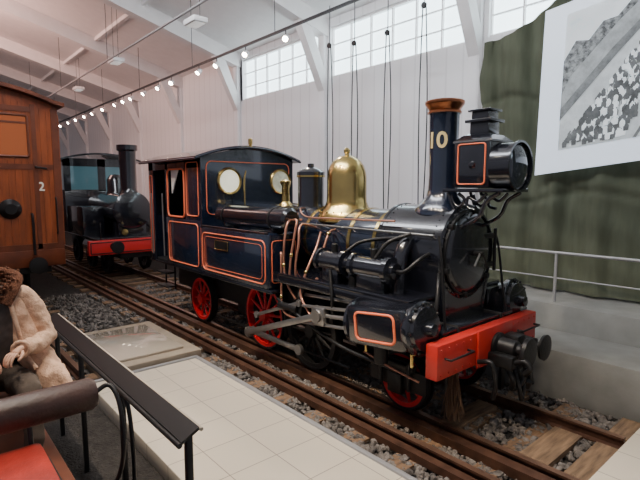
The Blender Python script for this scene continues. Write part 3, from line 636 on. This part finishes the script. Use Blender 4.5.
# ================================================================= WOODEN CARRIAGE
C=empty('wooden_carriage',(-14,1.1,0))
XE=-10.8; ya,yb=-.3,2.45
def croof(y): t=(y-(ya+yb)/2)/((yb-ya)/2); return 4.08+.30*(1-t*t)
n=18
pts=[(XE-9,ya,1.0),(XE-9,yb,1.0)]+[(XE-9,yb-(yb-ya)*k/n,croof(yb-(yb-ya)*k/n)) for k in range(n+1)]
poly_extrude('body',C,pts,(9,0,0),'wood')
pts=[(XE-9.1,yb+.1-(yb-ya+.2)*k/n,croof(min(yb,max(ya,yb+.1-(yb-ya+.2)*k/n)))+.01) for k in range(n+1)]
pts+=[(p[0],p[1],p[2]+.07) for p in reversed(pts)]
poly_extrude('roof',C,pts,(9.3,0,0),'woodd')
it=[]
y=ya+.02
while y<yb: it.append(((XE,y,1.35),(XE+.012,y+.105,croof(y+.05)-.15))); y+=.115
multi('end_planks',C,it,'wood')
it=[((XE,yb-.12,1.0),(XE+.035,yb,4.05)),((XE,ya,1.0),(XE+.035,ya+.12,4.05)),((XE,1.98,1.3),(XE+.03,2.06,4.1)),((XE,.9,1.3),(XE+.03,.98,4.3)),((XE,ya,1.28),(XE+.03,yb,1.40)),((XE,ya,2.86),(XE+.025,yb,2.96)),((XE,1.0,3.95),(XE+.025,1.98,4.05))]
multi('end_framing',C,it,'woodd')
box('end_sill',C,(XE-.02,ya,.95),(XE+.06,yb,1.28),'woodd',.01)
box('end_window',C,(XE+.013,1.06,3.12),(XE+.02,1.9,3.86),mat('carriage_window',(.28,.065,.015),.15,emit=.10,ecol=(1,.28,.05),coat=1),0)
lining('window_frame',C,(XE+.02,1.04,3.1),(0,1,0),(0,0,1),.88,.78,.025,'woodd',.04)
box('window_bar',C,(XE+.01,1.04,3.72),(XE+.03,1.92,3.76),'woodd',0)
lathe('round_vent',C,(XE+.02,1.55,2.10),(1,0,0),[(.06,.1),(.08,.1),(.16,.05),(.19,.0),(.19,.03),(.10,.12),(.05,.12)],'iron',32)
tube('door_handle',C,[(XE+.02,2.02,2.92),(XE+.09,2.03,2.90),(XE+.09,2.2,2.88)],.02,'iron')
tube('brake_pipe',C,[(XE+.05,1.9,2.0),(XE+.12,1.9,1.9),(XE+.12,1.9,1.2)],.025,'iron')
tube('grab_rail',C,[(XE+.04,2.33,1.6),(XE+.1,2.33,1.65),(XE+.1,2.33,2.25),(XE+.04,2.33,2.3)],.014,'iron')
cu=bpy.data.curves.new('number_2','FONT'); cu.body='2'; cu.size=.24; cu.extrude=.003; cu.offset=.004; cu.align_x='CENTER'; cu.align_y='CENTER'; cu.materials.append(mat('white_number',(.8,.75,.65),.6))
o=bpy.data.objects.new('number_2',cu); COL.objects.link(o); o.rotation_euler=(math.radians(90),0,math.radians(90)); o.location=(XE+.02,2.10,2.52); o.parent=C; o.matrix_parent_inverse=Matrix.Translation(-Vector(C.location))
it=[];x=XE-8.9
while x<XE-.1: it.append(((x,yb,1.35),(x+.105,yb+.012,4.0))); x+=.115
multi('side_planks',C,it,'woodd')
for x in(-12.4,-17.5):
    for y in(.58,1.72): wheel(C,x,y,.42,'under',1,10,False)
    cyl('axle',C,(x,.4,.42),(x,1.9,.42),.06,'iron')
    for y in (.25,2.0): box('axle_guard',C,(x-.3,y-.03,.3),(x+.3,y+.03,1.0),'under')
box('underframe',C,(XE-8.9,.1,.82),(XE,2.2,1.0),'under',.01)
for y in(.3,1.9): lathe('buffer',C,(XE+.05,y,1.02),(1,0,0),[(.1,0),(.07,.05),(.06,.3),(.16,.32),(.16,.36),(0,.38)],'iron',24)
# ================================================================= INFO RAIL
I=empty('information_rail',(-4,1.25,-.18))
poly_extrude('panel',I,[(-5.8,1.09,1.06),(-5.8,1.20,1.115),(-5.8,1.20,1.135),(-5.8,1.09,1.08)],(3.36,0,0),'dkmetal')
tube('edge_strip',I,[(-5.8,1.215,1.115),(-2.44,1.215,1.115)],.012,'panelb',False)
tube('lower_strip',I,[(-5.8,1.08,1.06),(-2.44,1.08,1.06)],.016,'dkmetal',False)
for x in (-2.48,-3.6,-4.7,-5.6):
    box('post',I,(x-.02,1.13,-.18),(x+.02,1.17,1.09),'dkmetal',.004)
tube('stay_curve',I,[(-3.6,1.15,1.05),(-3.45,1.15,.85),(-3.4,1.15,.4),(-3.5,1.15,-.1)],.016,'dkmetal')
# ================================================================= OPEN VEHICLE + PASSENGER
V=empty('open_bench_wagon',(-3.6,.2,0))
box('deck',V,(-5.2,-.9,.48),(-1.9,.75,.56),'woodd',.01)
multi('sole_bars',V,[((-5.2,-.9,.36),(-1.9,-.8,.48)),((-5.2,.62,.36),(-1.9,.72,.48))],'iron')
for x in(-4.6,-2.5):
    for y in(-.62,.48): wheel(V,x,y,.26,'under',1,8,False)
    cyl('axle',V,(x,-.62,.26),(x,.48,.26),.035,'iron')
box('rear_bench_seat',V,(-4.62,-.8,.86),(-4.0,.72,.94),'woodd',.02)
for y in(-.7,.62):
    for x in(-4.55,-4.07): box('bench_leg',V,(x-.03,y-.03,.56),(x+.03,y+.03,.87),'dkmetal')
box('red_cushion',V,(-2.98,-.8,.97),(-2.34,.50,1.09),'redseat',.04)
box('front_seat_base',V,(-3.0,-.85,.88),(-2.32,.54,.97),'dkmetal',.01)
for y in(-.7,.45):
    for x in(-2.9,-2.4): box('seat_leg',V,(x-.025,y-.025,.56),(x+.025,y+.025,.88),'dkmetal')
lathe('back_bolster',V,(-3.0,-.85,1.27),(0,1,0),[(.04,0),(.08,.01),(.095,.03),(.095,1.62),(.08,1.65),(.04,1.66)],'dleather',32)
tube('arm_iron',V,[(-3.0,.8,1.27),(-2.98,.88,1.30),(-2.90,.91,1.2),(-2.85,.91,.95),(-2.9,.86,.7),(-3.0,.7,.56)],.014,'dkmetal')
tube('back_iron',V,[(-3.0,-.5,1.2),(-2.95,-.5,.93)],.014,'dkmetal',False); tube('back_iron_b',V,[(-3.0,.45,1.2),(-2.95,.45,.93)],.014,'dkmetal',False)
Pn=empty('seated_passenger',(-4.2,.45,1.0))
px,py=-4.22,.44
bv=[(px-.06,py,1.08),(px-.04,py,1.28),(px,py,1.5),(px+.02,py-.01,1.70),(px+.04,py-.02,1.84),(px+.06,py-.03,1.92),
    (px+.0,py+.10,1.07),(px+.46,py+.15,1.10),(px+.52,py+.14,.72),(px+.50,py+.14,.62),(px+.66,py+.16,.61),
    (px+.0,py-.10,1.07),(px+.46,py-.15,1.10),(px+.54,py-.14,.72),(px+.52,py-.14,.62),(px+.68,py-.16,.61)]
be=[(0,1),(1,2),(2,3),(3,4),(4,5),(0,6),(6,7),(7,8),(8,9),(9,10),(0,11),(11,12),(12,13),(13,14),(14,15)]
br=[.16,.145,.155,.14,.07,.055,.115,.09,.065,.055,.045,.115,.09,.065,.055,.045]
skin('body',Pn,bv,be,br,'trous',fold=.03)
skin('sweater',Pn,[(px-.05,py,1.16),(px-.02,py,1.35),(px+.01,py,1.55),(px+.02,py-.01,1.72),(px+.04,py-.02,1.82)],chain(5),[.17,.165,.175,.155,.08],'sweat',fold=.02)
for s in(1,-1):
    cv=[(px-.02,py+s*.10,1.73),(px+.0,py+s*.21,1.68),(px+.03,py+s*.30,1.52),(px+.08,py+s*.35,1.36),(px+.20,py+s*.26,1.33),(px+.31,py+s*.14,1.36)]
    skin('coat_sleeve',Pn,cv,chain(6),[.095,.10,.084,.078,.07,.064],'coat',fold=.045)
    fv=[(px+.0,py+s*.13,1.72),(px+.02,py+s*.17,1.5),(px+.02,py+s*.23,1.28),(px+.10,py+s*.30,1.12),(px+.32,py+s*.33,1.06),(px+.45,py+s*.37,.92)]
    skin('coat_flank',Pn,fv,chain(6),[.10,.115,.13,.13,(.05,.12),(.03,.12)],'coat',fold=.05)
    tube('coat_lapel_edge',Pn,[(px+.14,py+s*.10,1.70),(px+.19,py+s*.13,1.5),(px+.18,py+s*.17,1.3),(px+.28,py+s*.22,1.18)],.016,'coat')
    tube('cuff',Pn,[(px+.325+.05*math.cos(k*math.pi/6)*.3,py+s*.125+.05*math.cos(k*math.pi/6),1.36+.055*math.sin(k*math.pi/6)) for k in range(12)],.014,'coat',False,True)
skin('coat_back',Pn,[(px-.08,py,1.76),(px-.1,py,1.5),(px-.12,py,1.2),(px-.12,py,1.06)],chain(4),[.13,.17,.18,.17],'coat',fold=.05)
tube('fur_collar',Pn,[(px+.16,py+.07,1.66),(px+.13,py+.13,1.76),(px+.04,py+.17,1.83),(px-.07,py+.11,1.86),(px-.1,py-.02,1.87),(px-.06,py-.15,1.86),(px+.05,py-.18,1.82),(px+.14,py-.13,1.75),(px+.16,py-.08,1.66)],.042,'fur')
fm=bmesh.new()
for k in range(420):
    t=random.random()*math.tau; c=Vector((px+.03+.12*math.cos(t),py-.005+.16*math.sin(t),1.81-.05*math.cos(t)))+Vector([random.gauss(0,.026) for _ in range(3)])
    bmesh.ops.create_icosphere(fm,subdivisions=1,radius=random.uniform(.008,.017),matrix=Matrix.Translation(c))
me=bpy.data.meshes.new('fur_tufts'); fm.to_mesh(me); fm.free(); finish('fur_tufts',me,Pn,'fur','all')
def head(c,parent,yaw):
    bm=bmesh.new(); bmesh.ops.create_uvsphere(bm,u_segments=40,v_segments=28,radius=1)
    for v in bm.verts:
        x,y,z=v.co
        X=.098*x;Y=.076*y;Z=.118*z
        if z<0: Y*=1-.28*(-z); X*=1-.10*(-z)
        if x>0:
            nb=math.exp(-((y/.16)**2+((z+.12)/.20)**2)); X+=.022*nb*(1 if z<.1 else .6)
            for sy in(-1,1): X-=.010*math.exp(-(((y-sy*.38)/.18)**2+((z-.06)/.13)**2))
            X+=.006*math.exp(-((y/.3)**2+((z+.50)/.07)**2)); X+=.01*math.exp(-((y/.3)**2+((z+.85)/.2)**2))
        v.co=(X,Y,Z)
    R=Matrix.Translation(c)@Matrix.Rotation(yaw,4,'Z')
    for v in bm.verts: v.co=R@v.co
    me=bpy.data.meshes.new('head'); bm.to_mesh(me); bm.free(); finish('head',me,parent,'skin','all')
    def sp(nm,p,s,m):
        bm=bmesh.new(); bmesh.ops.create_uvsphere(bm,u_segments=20,v_segments=14,radius=1)
        for v in bm.verts: v.co=R@(Vector(p)+Vector((v.co.x*s[0],v.co.y*s[1],v.co.z*s[2])))
        me=bpy.data.meshes.new(nm); bm.to_mesh(me); bm.free(); finish(nm,me,parent,m,'all')
    for s in(-1,1):
        sp('eye',(.082,s*.030,.008),(.012,.014,.009),'white'); sp('pupil',(.092,s*.030,.008),(.004,.006,.006),'hair')
        sp('ear',(-.005,s*.074,-.005),(.018,.010,.030),'skin'); sp('brow',(.088,s*.030,.030),(.008,.020,.004),'hair')
    sp('mouth',(.088,0,-.060),(.008,.022,.005),'redseat')
    sp('hair',(-.018,0,.028),(.098,.084,.108),'hair')
    sp('hat',(-.01,0,.085),(.115,.098,.055),'fur')
head(Vector((px+.09,py-.09,2.02)),Pn,math.radians(-15))
def hand(c,dirf,side,parent,up=Vector((0,0,1))):
    f=Vector(dirf).normalized(); r=f.cross(up).normalized()*side; u=r.cross(f)*side
    c=Vector(c); P=lambda a,b,d: c+f*a+r*b+u*d
    skin('palm',parent,[P(-.07,0,0),P(-.02,0,0),P(.03,.012,0),P(.03,-.012,0)],[(0,1),(1,2),(1,3)],[.026,.030,(.024,.018),(.024,.018)],'skin')
    for k,(b,Ln) in enumerate(((.030,.072),(.010,.082),(-.010,.077),(-.030,.060))):
        skin('finger_%d'%(k+1),parent,[P(.02,b*.8,0),P(.055,b,0.004),P(.055+Ln*.45,b,-.012),P(.055+Ln*.70,b,-.035),P(.055+Ln*.72,b,-.055)],chain(5),[.011,.010,.009,.0085,.0075],'skin',1)
    skin('thumb',parent,[P(-.02,.025,-.004),P(.01,.050,-.01),P(.042,.058,-.022),P(.064,.050,-.034)],chain(4),[.013,.012,.010,.008],'skin',1)
hand((px+.40,py+.09,1.37),(.6,-.7,-.25),-1,Pn)
hand((px+.40,py-.09,1.34),(.6,.6,-.3),1,Pn)
# ================================================================= LIGHT
w=bpy.data.worlds.new('world'); SC.world=w; w.use_nodes=True; bg=w.node_tree.nodes['Background']; bg.inputs[0].default_value=(.86,.87,1,1); bg.inputs[1].default_value=.32
def area(name,loc,target,size,energy,color):
    l=bpy.data.lights.new(name,'AREA'); l.shape='RECTANGLE'; l.size=size[0]; l.size_y=size[1]; l.energy=energy; l.color=color
    o=bpy.data.objects.new(name,l); COL.objects.link(o); o.location=loc; o.rotation_euler=(Vector(target)-Vector(loc)).to_track_quat('-Z','Y').to_euler(); return o
area('wall_wash_fill',(-6,1.5,8.1),(-6.5,8.5,4.5),(9,1.5),760,(.90,.94,1))  # added area light that washes the north wall, no roof opening here
area('warm_tint_fill',(-18,0,7.5),(-20,8,7),(4,4),560,(1,.60,.50))  # added reddish area light to tint the far ceiling, without a fixture
def spot(name,loc,target,energy,color,ang=50):
    l=bpy.data.lights.new(name,'SPOT'); l.energy=energy; l.color=color; l.spot_size=math.radians(ang); l.spot_blend=.7; l.shadow_soft_size=.1
    o=bpy.data.objects.new(name,l); COL.objects.link(o); o.location=loc; o.rotation_euler=(Vector(target)-Vector(loc)).to_track_quat('-Z','Y').to_euler()
spot('carriage_spot',(-8,0,6),(-10.8,1.8,2.6),170,(1,.6,.35),50)
# ================================================================= CAMERA
a=math.radians(41.0); th=math.atan(52/480)
f=Vector((-math.cos(a),math.sin(a),0)); r=Vector((math.sin(a),math.cos(a),0)); z=Vector((0,0,1))
F=f*math.cos(th)-z*math.sin(th); U=f*math.sin(th)+z*math.cos(th)
cd=bpy.data.cameras.new('camera'); cd.sensor_width=36; cd.lens=27; co=bpy.data.objects.new('camera',cd); COL.objects.link(co)
mm=Matrix((r,U,-F)).transposed().to_4x4(); mm.translation=Vector((0,0,2.5)); co.matrix_world=mm
SC.camera=co
